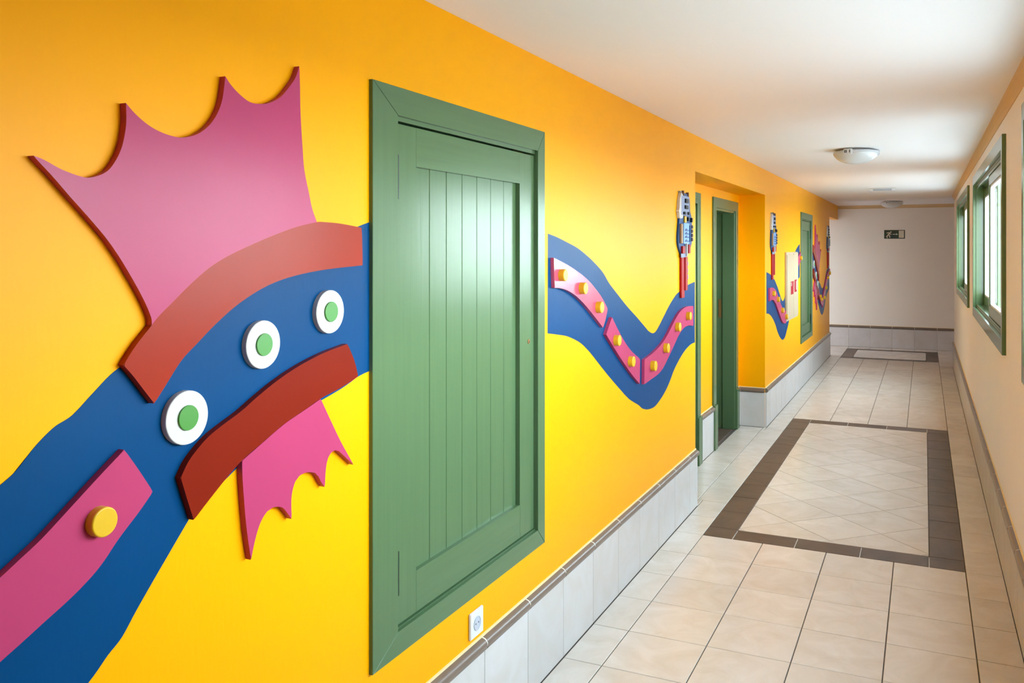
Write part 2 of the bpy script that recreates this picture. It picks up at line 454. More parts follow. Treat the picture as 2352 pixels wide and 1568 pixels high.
S = {
    'brown_block': [(0.179,0.191,1.9321,1.9709,0.0,0.018),(0.2907,0.3027,1.9308,1.9664,0.0,0.018)],
    'pale_panel': [(0.1289,0.3096,1.8235,1.9401,0.012,0.018)],
    'black_block': [(0.2011,0.2639,1.8979,1.9242,0.018,0.027),(0.196,0.2587,1.8623,1.8846,0.018,0.027),(0.1658,0.2071,1.8276,1.8445,0.018,0.027),(0.2625,0.2953,1.8281,1.8466,0.018,0.027),(0.2703,0.2913,1.7911,1.8148,0.012,0.024),(0.3543,0.3766,1.7869,1.8137,0.012,0.024)],
    'yellow_block': [(0.1987,0.2354,1.7803,1.8195,0.012,0.021)],
    'tan_panel': [(0.1044,0.143,1.6555,1.7712,0.012,0.024)],
    'window_panel': [(0.1586,0.2837,1.6537,1.7777,0.012,0.0246)],
    'blue_block': [(0.3225,0.3402,1.6674,1.7659,0.012,0.021)],
    'grey_block': [(0.365,0.3875,1.7483,1.7684,0.012,0.024),(0.365,0.3875,1.7225,1.7426,0.012,0.024),(0.365,0.3875,1.6967,1.7169,0.012,0.024),(0.365,0.3875,1.6709,1.6911,0.012,0.024)],
    'red_block': [(0.1388,0.1882,1.5962,1.6402,0.012,0.024),(0.2806,0.3177,1.5969,1.6499,0.012,0.024)],
    'white_block': [(0.2291,0.2411,1.5802,1.6613,0.012,0.027)],
    'pale_tip': [(0.1289,0.2563,1.5722,1.5958,0.012,0.0156)],
    'leg': [(0.1493,0.2194,1.3324,1.5777,0.0,0.0132),(0.2141,0.2636,1.375,1.5748,0.0,0.0204)],
    'pebble': [(0.2855,0.312,1.5239,1.5451,0.0,0.012),(0.2855,0.3067,1.4789,1.5028,0.0,0.012),(0.2855,0.312,1.439,1.4682,0.0,0.012)],
    'half': [(0.1808,1.736),(0.1808,1.7153),(0.1808,1.6946),(0.1808,1.6713)],
    'blue_outline': [(0.1248,1.8841,0),(0.1054,1.8038,0),(0.0909,1.7548,0),(0.0765,1.6908,0),(0.0861,1.6476,0),(0.1151,1.6144,0),(0.1641,1.5859,0),(0.2242,1.5724,0),(0.2703,1.5747,0),(0.3331,1.6087,0),(0.3973,1.6624,0),(0.4027,1.7353,0),(0.3919,1.8158,0),(0.3543,1.8546,0),(0.3384,1.9339,0),(0.2394,1.9573,0),(0.1786,1.9485,0)],
    'hair_outline': [(0.1315,1.9617,0),(0.0952,1.9107,0),(0.0872,1.8659,0),(0.0713,1.8462,0),(0.0832,1.8319,0),(0.0912,1.8047,0),(0.1601,1.8078,0),(0.1658,1.8391,0),(0.1609,1.8689,0),(0.1849,1.913,0),(0.1601,1.9459,0),(0.1069,1.963,0)],
}


# ------------------------------------------------------------------ the shell
XL, XR = -0.175, 1.515          # wall faces
XS, XRS = -0.160, 1.500         # skirting tile faces
XN, XNS = -0.410, -0.395        # niche back wall and its skirting
YN0, YN1 = 0.534, 3.122         # niche
YE = 8.90                       # end of the left wall
YRE = 8.20                      # end of the right wall
YF = 10.30                      # far wall
YB = -8.6                       # wall behind the camera
ZC = 2.345                      # ceiling
ZL = 2.115                      # lintels
SK = 0.315                      # top of skirting tiles, under the cap

H1 = (-2.946, -1.840, 0.511, 2.066)      # hatch doors (outer architrave): y0, y1, z0, z1
H2 = (5.552, 6.658, 0.511, 2.058)
D2 = (0.70, 1.50)                        # niche door openings
D3 = (2.12, 2.93)
DZ = 1.965


def hatch_hole(h):
    return (h[0] + .100, h[1] - .045, h[2] + .05, h[3] - .062)


wl = grid_wall('wall_left', 'x', XL, -.10, YB, YN0, 0, ZC, [hatch_hole(H1)], YELLOW)
tag(wl, kind='structure')
w = grid_wall('wall_segment', 'x', XL, -.10, YN1, YE, 0, ZC, [hatch_hole(H2)], YELLOW, wl)
w = grid_wall('wall_segment', 'x', XN, -.14, YN0 - .2, YN1 + .2, 0, ZC, [(D2[0], D2[1], 0, DZ), (D3[0], D3[1], 0, DZ)], YELLOW, wl)
box('lintel', (XN, YN0, ZL), (XL, YN1, ZC), YELLOW, wl)
box('lintel', (XL - .10, YE, ZL), (XL, YF, ZC), YELLOW, wl)
box('reveal', (XN, YN0 - .10, 0), (XL - .10, YN0, ZC), YELLOW, wl)
box('reveal', (XN, YN1, 0), (XL - .10, YN1 + .10, ZC), YELLOW, wl)
# closed cupboards behind the hatches
for h in (H1, H2):
    a, b, c, d = hatch_hole(h)
    boxes('cupboard_back', [((XL - .26, a - .02, c - .02), (XL - .24, b + .02, d + .02)),
                            ((XL - .26, a - .02, c - .02), (XL - .10, b + .02, c)), ((XL - .26, a - .02, d), (XL - .10, b + .02, d + .02)),
                            ((XL - .26, a - .02, c), (XL - .10, a, d)), ((XL - .26, b, c), (XL - .10, b + .02, d))], DARK, wl)

wr = grid_wall('wall_right', 'x', XR, .13, YB, YRE, 0, ZC,
               [(a + .06, b - .06, WZ0 + .065, WZ1 - .065) for a, b in WIN_Y], CREAM)
tag(wr, kind='structure')

wf = box('wall_far', (-2.3, YF, 0), (4.05, YF + .1, ZC), CREAM_WARM)
tag(wf, kind='structure')
wb = box('wall_back', (XL - .1, YB - .1, 0), (XR + .13, YB, ZC), CREAM)
tag(wb, kind='structure')
# passages that lead off at the far end
ws = box('wall_passage', (-2.3, YE - .10, 0), (XL - .10, YE, ZC), CREAM)
tag(ws, kind='structure')
box('wall_segment', (XR + .13, YRE - .10, 0), (4.05, YRE, ZC), CREAM, ws)
grid_wall('wall_segment', 'x', -2.2, -.10, YE - .1, YF + .1, 0, ZC, [(9.02, 9.38, .02, 1.9)], CREAM, ws)
grid_wall('wall_segment', 'x', 4.05, .10, YRE - .1, YF + .1, 0, ZC, [], CREAM, ws)

ce = boxes('ceiling', [((-2.3, YB - .1, ZC), (XR + .13, YF + .1, ZC + .12)), ((XR + .13, YRE - .1, ZC), (4.15, YF + .1, ZC + .12))], CEIL)
tag(ce, kind='structure')


# plaster cove between ceiling and the cream walls
def cove(y0, y1):
    pts = [(0, 0)]
    for k in range(7):
        a = PI / 2 * k / 6
        pts.append((-.034 * (1 - math.sin(a)) - .0, -.055 * (1 - math.cos(a)) * 1.0))
    return pts


def cove_run(name, p0, p1, inward, parent=None):
    """quarter-hollow from wall (drop .055) to ceiling (reach .034)"""
    prof = [(0, 0), (.034, 0), (.020, -.010), (.010, -.024), (.005, -.040), (.004, -.055), (0, -.055)]
    bm = bmesh.new()
    a, b = Vector(p0), Vector(p1)
    n = Vector(inward)
    ra = [bm.verts.new(a + n * u + Vector((0, 0, v))) for u, v in prof]
    rb = [bm.verts.new(b + n * u + Vector((0, 0, v))) for u, v in prof]
    for i in range(len(prof)):
        j = (i + 1) % len(prof)
        bm.faces.new((ra[i], ra[j], rb[j], rb[i]))
    bm.faces.new(ra)
    bm.faces.new(rb[::-1])
    return link(name, finish(bm, name), COVE, parent)


t1 = cove_run('trim_1', (XR, YB, ZC), (XR, YRE, ZC), (-1, 0, 0))
tag(t1, kind='structure')
t2 = cove_run('trim_2', (XL, YF, ZC), (4.0, YF, ZC), (0, -1, 0))
tag(t2, kind='structure')

gr = box('ground', (-60, -60, -.9), (60, 60, -.6), GROUND)
tag(gr, kind='structure')

# low rendered wall added across the yard to shape daylight at the windows
gw = boxes('added_yard_wall', [((6.6, -16, -.9), (6.85, 18, .95)), ((6.55, -16, .95), (6.9, 18, 1.03))], RENDER)
tag(gw, kind='structure')

# room beyond the open niche door
wi = boxes('wall_inner', [((-2.1, 0.4, -.12), (-2.0, 4.4, ZC)), ((-2.0, 0.4, -.12), (XN - .14, 0.5, ZC)), ((-2.0, 4.3, -.12), (XN - .14, 4.4, ZC))], CREAM)
tag(wi, kind='structure')

# ------------------------------------------------------------------ floor
fl = boxes('floor', [((XL - .1, YB - .1, -.12), (XR + .13, YRE, -.004)), ((XN - .14, YN0 - .1, -.12), (XL - .1, YN1 + .1, -.004)),
                     ((-2.3, YRE, -.12), (4.11, YF + .1, -.004))], GROUT)
tag(fl, kind='structure')
_cache = {}


def tile_mesh(sx, sy, th, m, bev=.0016):
    k = (round(sx, 4), round(sy, 4), round(th, 4), m.name)
    if k not in _cache:
        bm = bmesh.new()
        add_box(bm, (-sx / 2, -sy / 2, -th), (sx / 2, sy / 2, 0))
        es = [e for e in bm.edges if all(v.co.z > -1e-6 for v in e.verts)]
        bmesh.ops.bevel(bm, geom=es, offset=bev, segments=1, affect='EDGES')
        me = finish(bm, 'tile')
        me.materials.append(m)
        _cache[k] = me
    return _cache[k]


G = .0042                                     # joint width


def tile(x0, x1, y0, y1, m=None, name='tile', parent=None):
    m = m or TILE
    me = tile_mesh(x1 - x0 - G, y1 - y0 - G, .008, m)
    o = link(name, me, m, parent or fl)
    o.location = ((x0 + x1) / 2, (y0 + y1) / 2, random.uniform(-.0003, .0003))
    return o


def poly_tile(pts, m, name='tile'):
    """cut tile with any convex outline; shrinks by half a joint"""
    cx = sum(p[0] for p in pts) / len(pts)
    cy = sum(p[1] for p in pts) / len(pts)
    n = len(pts)
    ins = []
    g = G * .45
    area = sum(pts[i][0] * pts[(i + 1) % n][1] - pts[(i + 1) % n][0] * pts[i][1] for i in range(n)) / 2
    if abs(area) < 6e-4:
        return None
    if area < 0:
        pts = pts[::-1]
    L = []
    for i in range(n):
        a, b = Vector(pts[i]), Vector(pts[(i + 1) % n])
        d = (b - a).normalized()
        nn = Vector((-d.y, d.x))
        L.append((a + nn * g, d))
    for i in range(n):
        (a, d), (b, e) = L[i - 1], L[i]
        den = d.x * e.y - d.y * e.x
        if abs(den) < 1e-6:
            ins.append(b)
            continue
        s = ((b.x - a.x) * e.y - (b.y - a.y) * e.x) / den
        ins.append(a + d * s)
    bm = bmesh.new()
    up = [bm.verts.new((p.x - cx, p.y - cy, 0)) for p in ins]
    dn = [bm.verts.new((p.x - cx, p.y - cy, -.008)) for p in ins]
    bm.faces.new(up)
    bm.faces.new(dn[::-1])
    for i in range(n):
        j = (i + 1) % n
        bm.faces.new((up[i], dn[i], dn[j], up[j]))
    o = link(name, finish(bm, name), m, fl)
    o.location = (cx, cy, random.uniform(-.0003, .0003))
    return o


cols = [XS, 0, T, 2 * T, 3 * T, 4 * T, XRS]
R1 = (0, 11)                                  # rug rows
R2 = (26, 30)
k0, k1 = -9, 31
for k in range(k0, k1):
    ya, yb = k * T, min((k + 1) * T, YF - .012)
    for i in range(6):
        if 1 <= i <= 4 and (R1[0] <= k < R1[1] or R2[0] <= k < R2[1]):
            continue
        xa, xb = cols[i], cols[i + 1]
        if i == 0 and YN0 <= ya and yb <= YN1 + .2:
            xa = -.19
        if i == 0 and ya >= YE - .1:
            xa = -T
        if i == 5 and ya >= YRE:
            xb = 5 * T
        tile(xa, xb, ya, yb)
for k in range(1, 10):                         # narrow strip along the niche wall
    tile(XNS, -.19, max(k * T, YN0 + .015), min((k + 1) * T, YN1 - .015))
tile(-.19, XS, YN0 + .001, 2 * T)
tile(-.19, XS, 9 * T, YN1 - .001)
tile(XRS, 5 * T, YRE + .001, 25 * T)
tile(5 * T, 6 * T, YRE + .001, 25 * T)
for k in range(25, 31):                        # floor of the side passages next to the corridor
    ya, yb = k * T, min((k + 1) * T, YF - .012)
    if k >= 26:
        tile(-2 * T, -T, ya, yb)
    tile(5 * T, 6 * T, max(ya, YRE), yb)
# plain tiled run behind the camera and deep in the passages, never seen close
rest = boxes('tile_field', [((XS, YB, -.008), (XRS, k0 * T - G, 0)), ((-2.2, YE, -.008), (-2 * T - G, YF - .012, 0)),
                            ((6 * T + G, YRE, -.008), (4.05, YF - .012, 0))], TILE, fl)
tag(rest, kind='stuff')


def clip(poly, x0, x1, y0, y1):
    def cut(ps, ins, inter):
        out = []
        for i in range(len(ps)):
            a, b = ps[i], ps[(i + 1) % len(ps)]
            if ins(a):
                out.append(a)
            if ins(a) != ins(b):
                out.append(inter(a, b))
        return out

    def ix(c):
        return lambda a, b: (c, a[1] + (b[1] - a[1]) * (c - a[0]) / (b[0] - a[0]))

    def iy(c):
        return lambda a, b: (a[0] + (b[0] - a[0]) * (c - a[1]) / (b[1] - a[1]), c)
    for ins, it in ((lambda p: p[0] >= x0 - 1e-9, ix(x0)), (lambda p: p[0] <= x1 + 1e-9, ix(x1)),
                    (lambda p: p[1] >= y0 - 1e-9, iy(y0)), (lambda p: p[1] <= y1 + 1e-9, iy(y1))):
        poly = cut(poly, ins, it) if len(poly) > 2 else poly
        res = []
        for p in poly:
            if not res or abs(p[0] - res[-1][0]) + abs(p[1] - res[-1][1]) > 1e-6:
                res.append(p)
        if len(res) > 1 and abs(res[0][0] - res[-1][0]) + abs(res[0][1] - res[-1][1]) < 1e-6:
            res.pop()
        poly = res
    return poly


def rug(ya, yb, phase):
    """brown tile border round a field of tiles laid on the diagonal"""
    h = T / 2
    x0, x1 = 0, 4 * T
    for y0, y1 in ((ya, ya + h), (yb - h, yb)):
        tile(x0, x0 + h, y0, y1, DTILE, 'dark_tile')
        tile(x1 - h, x1, y0, y1, DTILE, 'dark_tile')
        for i in range(3):
            tile(x0 + h + i * T, x0 + h + (i + 1) * T, y0, y1, DTILE, 'dark_tile')
    n = round((yb - ya - T) / T)
    for i in range(n):
        y0 = ya + h + i * T
        tile(x0, x0 + h, y0, y0 + T, DTILE, 'dark_tile')
        tile(x1 - h, x1, y0, y0 + T, DTILE, 'dark_tile')
    a0, a1, b0, b1 = x0 + h, x1 - h, ya + h, yb - h
    hx, hy = (a1 - a0) / 4, .4757 / 2
    for i in range(-1, 6):
        for j in range(-2, int((yb - ya) / hy) + 3):
            if (i + j) % 2:
                continue
            cx, cy = a0 + hx * (i + 0), phase + hy * (j + 1)
            d = clip([(cx - hx, cy), (cx, cy - hy), (cx + hx, cy), (cx, cy + hy)], a0, a1, b0, b1)
            if len(d) > 2:
                poly_tile(d, TILE)


rug(0, 11 * T, .678 - .4757)
rug(26 * T, 30 * T, 26 * T + .2)
# light grout between the brown tiles of the border's short sides
boxes('light_grout', [((T / 4, .004, -.006), (4 * T - T / 4, T / 2 - .004, -.0035)), ((T / 4, 10.5 * T + .004, -.006), (4 * T - T / 4, 11 * T - .004, -.0035))], LGROUT, fl)

fi = box('floor_inner', (-2.0, .5, -.12), (XN - .14, 4.3, -.006), GROUT)
tag(fi, kind='structure')
box('threshold', (XN - .14, D3[0], -.12), (XN - .004, D3[1], -.006), GROUT, fi)
for i in range(3):
    for k in range(6, 12):
        xb = XN - .012 - i * T
        me = tile_mesh(T - G, T - G, .008, DTILE)
        o = link('dark_tile', me, DTILE, fi)
        o.location = (xb - T / 2, (k + .5) * T, 0)


# ------------------------------------------------------------------ skirtings: tiles and rounded brown caps
CAPP = [(0, 0), (.016, .001), (.024, .006), (.0275, .014), (.0275, .022), (.024, .030), (.017, .036), (.007, .039), (0, .0395)]


def cap_mesh(length):
    k = ('cap', round(length, 4))
    if k not in _cache:
        bm = bmesh.new()
        ra = [bm.verts.new((u, -length / 2, v)) for u, v in CAPP]
        rb = [bm.verts.new((u, length / 2, v)) for u, v in CAPP]
        for i in range(len(CAPP)):
            j = (i + 1) % len(CAPP)
            bm.faces.new((ra[i], ra[j], rb[j], rb[i]))
        bm.faces.new(ra)
        bm.faces.new(rb[::-1])
        me = smooth(finish(bm, 'cap'), 60)
        me.materials.append(CAP)
        _cache[k] = me
    return _cache[k]


def wall_tile_mesh(length):
    k = ('wt', round(length, 4))
    if k not in _cache:
        bm = bmesh.new()
        add_box(bm, (0, -length / 2, 0.002), (.009, length / 2, SK - .002))
        es = [e for e in bm.edges if all(v.co.x > .0089 for v in e.verts)]
        bmesh.ops.bevel(bm, geom=es, offset=.0014, segments=1, affect='EDGES')
        me = finish(bm, 'wall_tile')
        me.materials.append(WTILE)
        _cache[k] = me
    return _cache[k]


def skirting(name, p0, p1, inward_angle, joints=True, root=None, first=None):
    """runs from p0 to p1 along the wall; local x points into the room; tile length T, joints on the floor grid"""
    a, b = Vector(p0), Vector(p1)
    L = (b - a).length
    d = (b - a) / L
    if root is None:
        root = empty(name, (0, 0, 0))
        tag(root, kind='structure')
    ang = inward_angle
    nrm = Vector((math.cos(ang), math.sin(ang)))
    # bed behind the tiles
    bm = bmesh.new()
    add_box(bm, (0.0005, -L / 2 + .001, 0), (.006, L / 2 - .001, SK + .001))
    bed = link('grout_bed', finish(bm, 'grout_bed'), WGROUT, root)
    mid = (a + b) / 2
    bed.location = (mid.x, mid.y, 0)
    bed.rotation_euler = (0, 0, ang)
    bead = box('plaster_bead', (0.0004, -L / 2 + .001, SK + .0395), (.006, L / 2 - .001, SK + .046), CAPE, root)
    bead.location, bead.rotation_euler = bed.location, bed.rotation_euler
    s0 = 0.0
    cuts = [0.0]
    off = first if first is not None else T
    s = off
    while s < L - .03:
        if s > .03:
            cuts.append(s)
        s += T
    cuts.append(L)
    for u, v in zip(cuts, cuts[1:]):
        c = a + d * ((u + v) / 2)
        o = link('wall_tile', wall_tile_mesh(v - u - .0028), WTILE, root)
        o.location = (c.x + nrm.x * .006, c.y + nrm.y * .006, 0)
        o.rotation_euler = (0, 0, ang)
        o = link('cap', cap_mesh(v - u - .006), CAP, root)
        o.location = (c.x, c.y, SK)
        o.rotation_euler = (0, 0, ang)
        if v < L:
            c = a + d * v
            k = ('joint',)
            if k not in _cache:
                bm = bmesh.new()
                pr = [(u_ * .94, .0015 + v_ * .97) for u_, v_ in CAPP]
                ra = [bm.verts.new((p, -.003, q)) for p, q in pr]
                rb = [bm.verts.new((p, .003, q)) for p, q in pr]
                for i in range(len(pr)):
                    j = (i + 1) % len(pr)
                    bm.faces.new((ra[i], ra[j], rb[j], rb[i]))
                me = finish(bm, 'cap_joint')
                me.materials.append(LGROUT)
                _cache[k] = me
            o = link('cap_joint', _cache[k], LGROUT, root)
            o.location = (c.x, c.y, SK)
            o.rotation_euler = (0, 0, ang)
    return root


def first_joint(y0):
    return (math.floor(y0 / T) + 1) * T - y0


bl = skirting('baseboard_left', (XL, -4.0), (XL, YN0), 0, first=first_joint(-4.0))
skirting('', (XL, YN1), (XL, YE), 0, root=bl, first=first_joint(YN1))
skirting('', (XL, YN1), (XN, YN1), -PI / 2, root=bl, first=.5)
bn = skirting('baseboard_niche', (XN, D2[1] + .10), (XN, D3[0] - .09), 0, first=.30)
skirting('', (XN, D3[1] + .09), (XN, YN1), 0, root=bn)
br = skirting('baseboard_right', (XR, YRE), (XR, -4.0), PI, first=YRE - math.floor(YRE / T) * T)
bf = skirting('baseboard_far', (4 * T + 3 * T, YF), (-3 * T, YF), -PI / 2, first=T)

# ------------------------------------------------------------------ hatch doors in the yellow wall


def mitred(name, y0, y1, z0, z1, iy0, iy1, iz0, iz1, x0, x1, m, mh, parent):
    """four mitred boards round an opening"""
    g = .0011
    sides = [('upright', [(y0, z0), (iy0, iz0), (iy0, iz1), (y0, z1)], m), ('upright', [(y1, z1), (iy1, iz1), (iy1, iz0), (y1, z0)], m),
             ('level', [(y0 + g, z1), (iy0 + g, iz1), (iy1 - g, iz1), (y1 - g, z1)], mh), ('level', [(y1 - g, z0), (iy1 - g, iz0), (iy0 + g, iz0), (y0 + g, z0)], mh)]
    for kind, pts, mm in sides:
        prism_x(name, pts, x0, x1, mm, parent, bevel=.0012, seg=1)


def hatch(name, h, mirror=False):
    y0, y1, z0, z1 = h
    root = empty(name, (XL, y0, z0))
    tag(root, kind='structure')
    lw, rw, tw, bw = .118, .062, .078, .064           # visible widths of the surround
    if mirror:
        lw, rw = .062, .118
    iy0, iy1, iz0, iz1 = y0 + lw, y1 - rw, z0 + bw, z1 - tw
    P = []
    mitred('architrave_board', y0, y1, z0, z1, iy0, iy1, iz0, iz1, XL, XL + .012, GREEN_V, GREEN_H, root)
    # rebate strips inside the surround
    f = .012
    boxes('rebate', [((XL - .05, iy0 - .012, iz0 - .012), (XL - .006, iy0 + .002, iz1 + .012)),
                     ((XL - .05, iy1 - .002, iz0 - .012), (XL - .001, iy1 + .012, iz1 + .012)),
                     ((XL - .05, iy0, iz1 - f), (XL - .001, iy1, iz1 + .012)),
                     ((XL - .05, iy0, iz0 - .012), (XL - .002, iy1, iz0 + .003))], GREEN_F, root)
    # leaf
    a, b, c, d = iy0 + (.0035 if mirror else .0075), iy1 - (.0075 if mirror else .006), iz0 + .008, iz1 - f - .006
    leaf = empty('leaf', (0, 0, 0))
    leaf.parent = root
    root.location = (0, 0, 0)
    xf = XL - .004
    sw, swr, tr, br_ = .108, .118, .112, .118
    if mirror:
        sw, swr = swr, sw
    box('stile', (xf - .034, a, c), (xf, a + sw, d), GREEN_V, leaf, .0012)
    box('stile', (xf - .034, b - swr, c), (xf, b, d), GREEN_V, leaf, .0012)
    box('rail', (xf - .034, a + sw, d - tr), (xf - .0002, b - swr, d), GREEN_H, leaf, .0008)
    box('rail', (xf - .034, a + sw, c), (xf - .0002, b - swr, c + br_), GREEN_H, leaf, .0008)
    # V-jointed boards, set back
    xp = xf - .0165
    py0, py1 = a + sw, b - swr
    n = 7
    bwid = (py1 - py0) / n
    for k in range(n):
        u0, u1 = py0 + k * bwid, py0 + (k + 1) * bwid
        ch = .0026
        z0_, z1_ = c + br_, d - tr
        bm = bmesh.new()
        prof = [(u0 + .0004, xp - .010), (u0 + .0004, xp - ch), (u0 + ch, xp), (u1 - ch, xp), (u1 - .0004, xp - ch), (u1 - .0004, xp - .010)]
        lo = [bm.verts.new((x, y, z0_ - .004)) for y, x in prof]
        hi = [bm.verts.new((x, y, z1_ + .004)) for y, x in prof]
        for i in range(len(prof)):
            j = (i + 1) % len(prof)
            bm.faces.new((lo[i], lo[j], hi[j], hi[i]))
        bm.faces.new(lo)
        bm.faces.new(hi[::-1])
        link('board', finish(bm, 'board'), GREEN_V, leaf)
    hy = a - .0036 if not mirror else b + .0036
    for zz in (d - .21, c + .09):
        box('hinge', (xf - .012, hy - .003, zz), (XL + .0112, hy + .0026, zz + .122), HINGE, leaf, .001)
    ky = b - .045 if not mirror else a + .045
    kz = c + .70
    disc_x('keyhole', ky, kz, .0085, xf, xf + .003, BRASS, leaf, 20, .001)
    box('key_slot', (xf + .0028, ky - .0018, kz - .005), (xf + .0036, ky + .0018, kz + .004), BLACK, leaf)
    return root


hatch('door_1', H1)
hatch('door_4', H2, True)

# ------------------------------------------------------------------ niche doors


def niche_door(name, d, zt, aw, leaf_closed):
    root = empty(name, (0, 0, 0))
    tag(root, kind='structure')
    x1 = XN + .016
    for y0, y1 in ((d[0] - aw, d[0] + .004), (d[1] - .004, d[1] + aw)):
        box('architrave_board', (XN, y0, 0), (x1, y1, zt + .08), GREEN_V, root, .002)
        box('plinth_block', (XN, y0 - .003, 0), (x1 + .012, y1 + .003, .36), GREEN_V, root, .002)
    box('architrave_board', (XN, d[0] + .0045, zt - .004), (x1 - .0005, d[1] - .0045, zt + .08), GREEN_H, root, .002)
    dp = .21
    # jamb lining with a rebate
    for y0, y1, s in ((d[0], d[0] + .022, 1), (d[1] - .022, d[1], -1)):
        box('jamb', (XN - .105, y0, 0), (XN + .002, y1, zt), GREEN_F, root, .001)
        ya, yb = (y0, y1 - .012) if s > 0 else (y0 + .012, y1)
        box('jamb_rebate', (XN - dp, ya, 0), (XN - .105, yb, zt), GREEN_F, root, .001)
    box('jamb_head', (XN - dp, d[0], zt - .022), (XN + .002, d[1], zt), GREEN_F, root, .001)
    if leaf_closed:
        lf = box('leaf', (XN - .15, d[0] + .023, .006), (XN - .108, d[1] - .023, zt - .024), GREEN_V, root, .002)
        box('handle', (XN - .108, d[1] - .10, 1.02), (XN - .085, d[1] - .075, 1.05), STEEL, lf, .003)
    else:
        box('strike_plate', (XN - .142, d[1] - .0135, 1.00), (XN - .118, d[1] - .0115, 1.17), BRASS, root)
        # the leaf stands open inside the room, hinged on the near jamb
        lf = empty('leaf', (0, 0, 0))
        lf.parent = root
        b = box('panel', (-.04, -.75, .006), (0, 0, zt - .03), GREEN_V, lf, .002)
        b.rotation_euler = (0, 0, -PI / 2 - .12)
        b.location = (XN - .22, d[0] - .002, 0)
    return root


niche_door('door_2', D2, DZ, .095, True)
niche_door('door_3', D3, DZ, .088, False)


# ------------------------------------------------------------------ sliding windows in the right wall
def window(name, ya, yb):
    root = empty(name, (0, 0, 0))
    tag(root, kind='structure')
    p = XR - .019
    aw = .072
    z0, z1 = WZ0, WZ1
    # surround boards (mitred), front face towards -X
    g = .0006
    for pts, mm in (([(ya, z0), (ya + aw, z0 + aw), (ya + aw, z1 - aw), (ya, z1)], GREEN_S), ([(yb, z1), (yb - aw, z1 - aw), (yb - aw, z0 + aw), (yb, z0)], GREEN_S),
                    ([(ya + g, z1), (ya + aw + g, z1 - aw), (yb - aw - g, z1 - aw), (yb - g, z1)], GREEN_S),
                    ([(yb - g, z0), (yb - aw - g, z0 + aw), (ya + aw + g, z0 + aw), (ya + g, z0)], GREEN_S)):
        prism_x('frame_board', pts, XR, p, mm, root, bevel=.0012, seg=1)
    o0, o1, q0, q1 = ya + .06, yb - .06, z0 + .065, z1 - .065
    for a, b in (((XR + .001, o0, q0), (XR + .105, o0 + .020, q1)), ((XR + .001, o1 - .020, q0), (XR + .105, o1, q1))):
        box('jamb', a, b, GREEN_S, root, .001)
    box('head', (XR + .001, o0 + .02, q1 - .020), (XR + .105, o1 - .02, q1), GREEN_S, root, .001)
    box('sill', (XR + .001, o0 + .02, q0), (XR + .105, o1 - .02, q0 + .020), GREEN_S, root, .001)
    # sliding tracks
    i0, i1, j0, j1 = o0 + .02, o1 - .02, q0 + .02, q1 - .02
    for xx in (.006, .0515, .098):
        box('track', (XR + xx, i0, j0), (XR + xx + .004, i1, j0 + .012), GREEN_S, root)
        box('track', (XR + xx, i0, j1 - .018), (XR + xx + .004, i1, j1), GREEN_S, root)
    mid = (i0 + i1) / 2
    sw, rh = .062, .075
    for (u0, u1, x0) in ((i0, mid + .04, .012), (mid - .04, i1, .056)):
        s = empty('sash', (0, 0, 0))
        s.parent = root
        xa, xb = XR + x0, XR + x0 + .038
        box('stile', (xa, u0, j0 + .004), (xb, u0 + sw, j1 - .006), GREEN_S, s, .003)
        box('stile', (xa, u1 - sw, j0 + .004), (xb, u1, j1 - .006), GREEN_S, s, .003)
        box('rail', (xa + .0005, u0 + sw, j0 + .004), (xb - .0005, u1 - sw, j0 + .004 + rh), GREEN_S, s, .003)
        box('rail', (xa + .0005, u0 + sw, j1 - .006 - rh), (xb - .0005, u1 - sw, j1 - .006), GREEN_S, s, .003)
        b = .012
        m0, m1, n0, n1 = u0 + sw, u1 - sw, j0 + .004 + rh, j1 - .006 - rh
        boxes('glazing_bead', [((xa + .006, m0, n0), (xb - .006, m0 + b, n1)), ((xa + .006, m1 - b, n0), (xb - .006, m1, n1)),
                               ((xa + .006, m0 + b, n0), (xb - .006, m1 - b, n0 + b)), ((xa + .006, m0 + b, n1 - b), (xb - .006, m1 - b, n1))], PLASTIC, s)
        box('pane', (xa + .018, m0 + .004, n0 + .004), (xa + .022, m1 - .004, n1 - .004), GLASS, s)
    return root


for k, (a, b) in enumerate(WIN_Y):
    window('window_%d' % (k + 1), a, b)


# ------------------------------------------------------------------ the painted and boarded sea serpent on the yellow wall
def bump(y, c, s):
    return math.exp(-((y - c) / s) ** 2)


def to_c(p):
    """second half of the mural past the niche: the first mirrored, its dip a little deeper"""
    y = 3.71 - p[0]
    w_ = bump(y, 4.2, .6)
    return (y + .10 * w_, p[1] - .085 * w_) + tuple(p[2:])


def to_d(p):
    """second head: mirrored, sloping down more steeply"""
    y = 3.71 - p[0]
    k = min(1, max(0, (y - 6.72) / .36))
    return (y + .03 * k, p[1] - .155 * k) + tuple(p[2:])


def band(pts, tf=None):
    pts = [tf(p) for p in pts] if tf else pts
    return prism_x('painted_band', spline(pts, 5), XL - .0005, XL + .0006, BLUE, wl)


V2 = D['V2_BLUE']
band(D['BLUE_A'])
band(D['BLUE_B'])
band(D['BLUE_B'], to_c)
band([(min(p[0], YE - .004), p[1], p[2]) for p in V2])

TH = .016


def board(name, pts, m, label, cat='wall board', th=TH, group=None, y_lim=None):
    x0 = XL + .0007
    ol = spline(pts, 4)
    if y_lim:
        ol = clip(ol, y_lim[0], y_lim[1], 0, 3)
    o = prism_x(name, ol, x0, XL + th, m, None, bevel=.0014, seg=2)
    return tag(o, label, cat, group)


def buttons(lst, parent, tf=None, h=.024):
    for b in lst:
        y, z, r = tf(b) if tf else b
        disc_x('button', y, z, r, XL + TH, XL + TH + h, BUTTON, parent, 32, .0025)


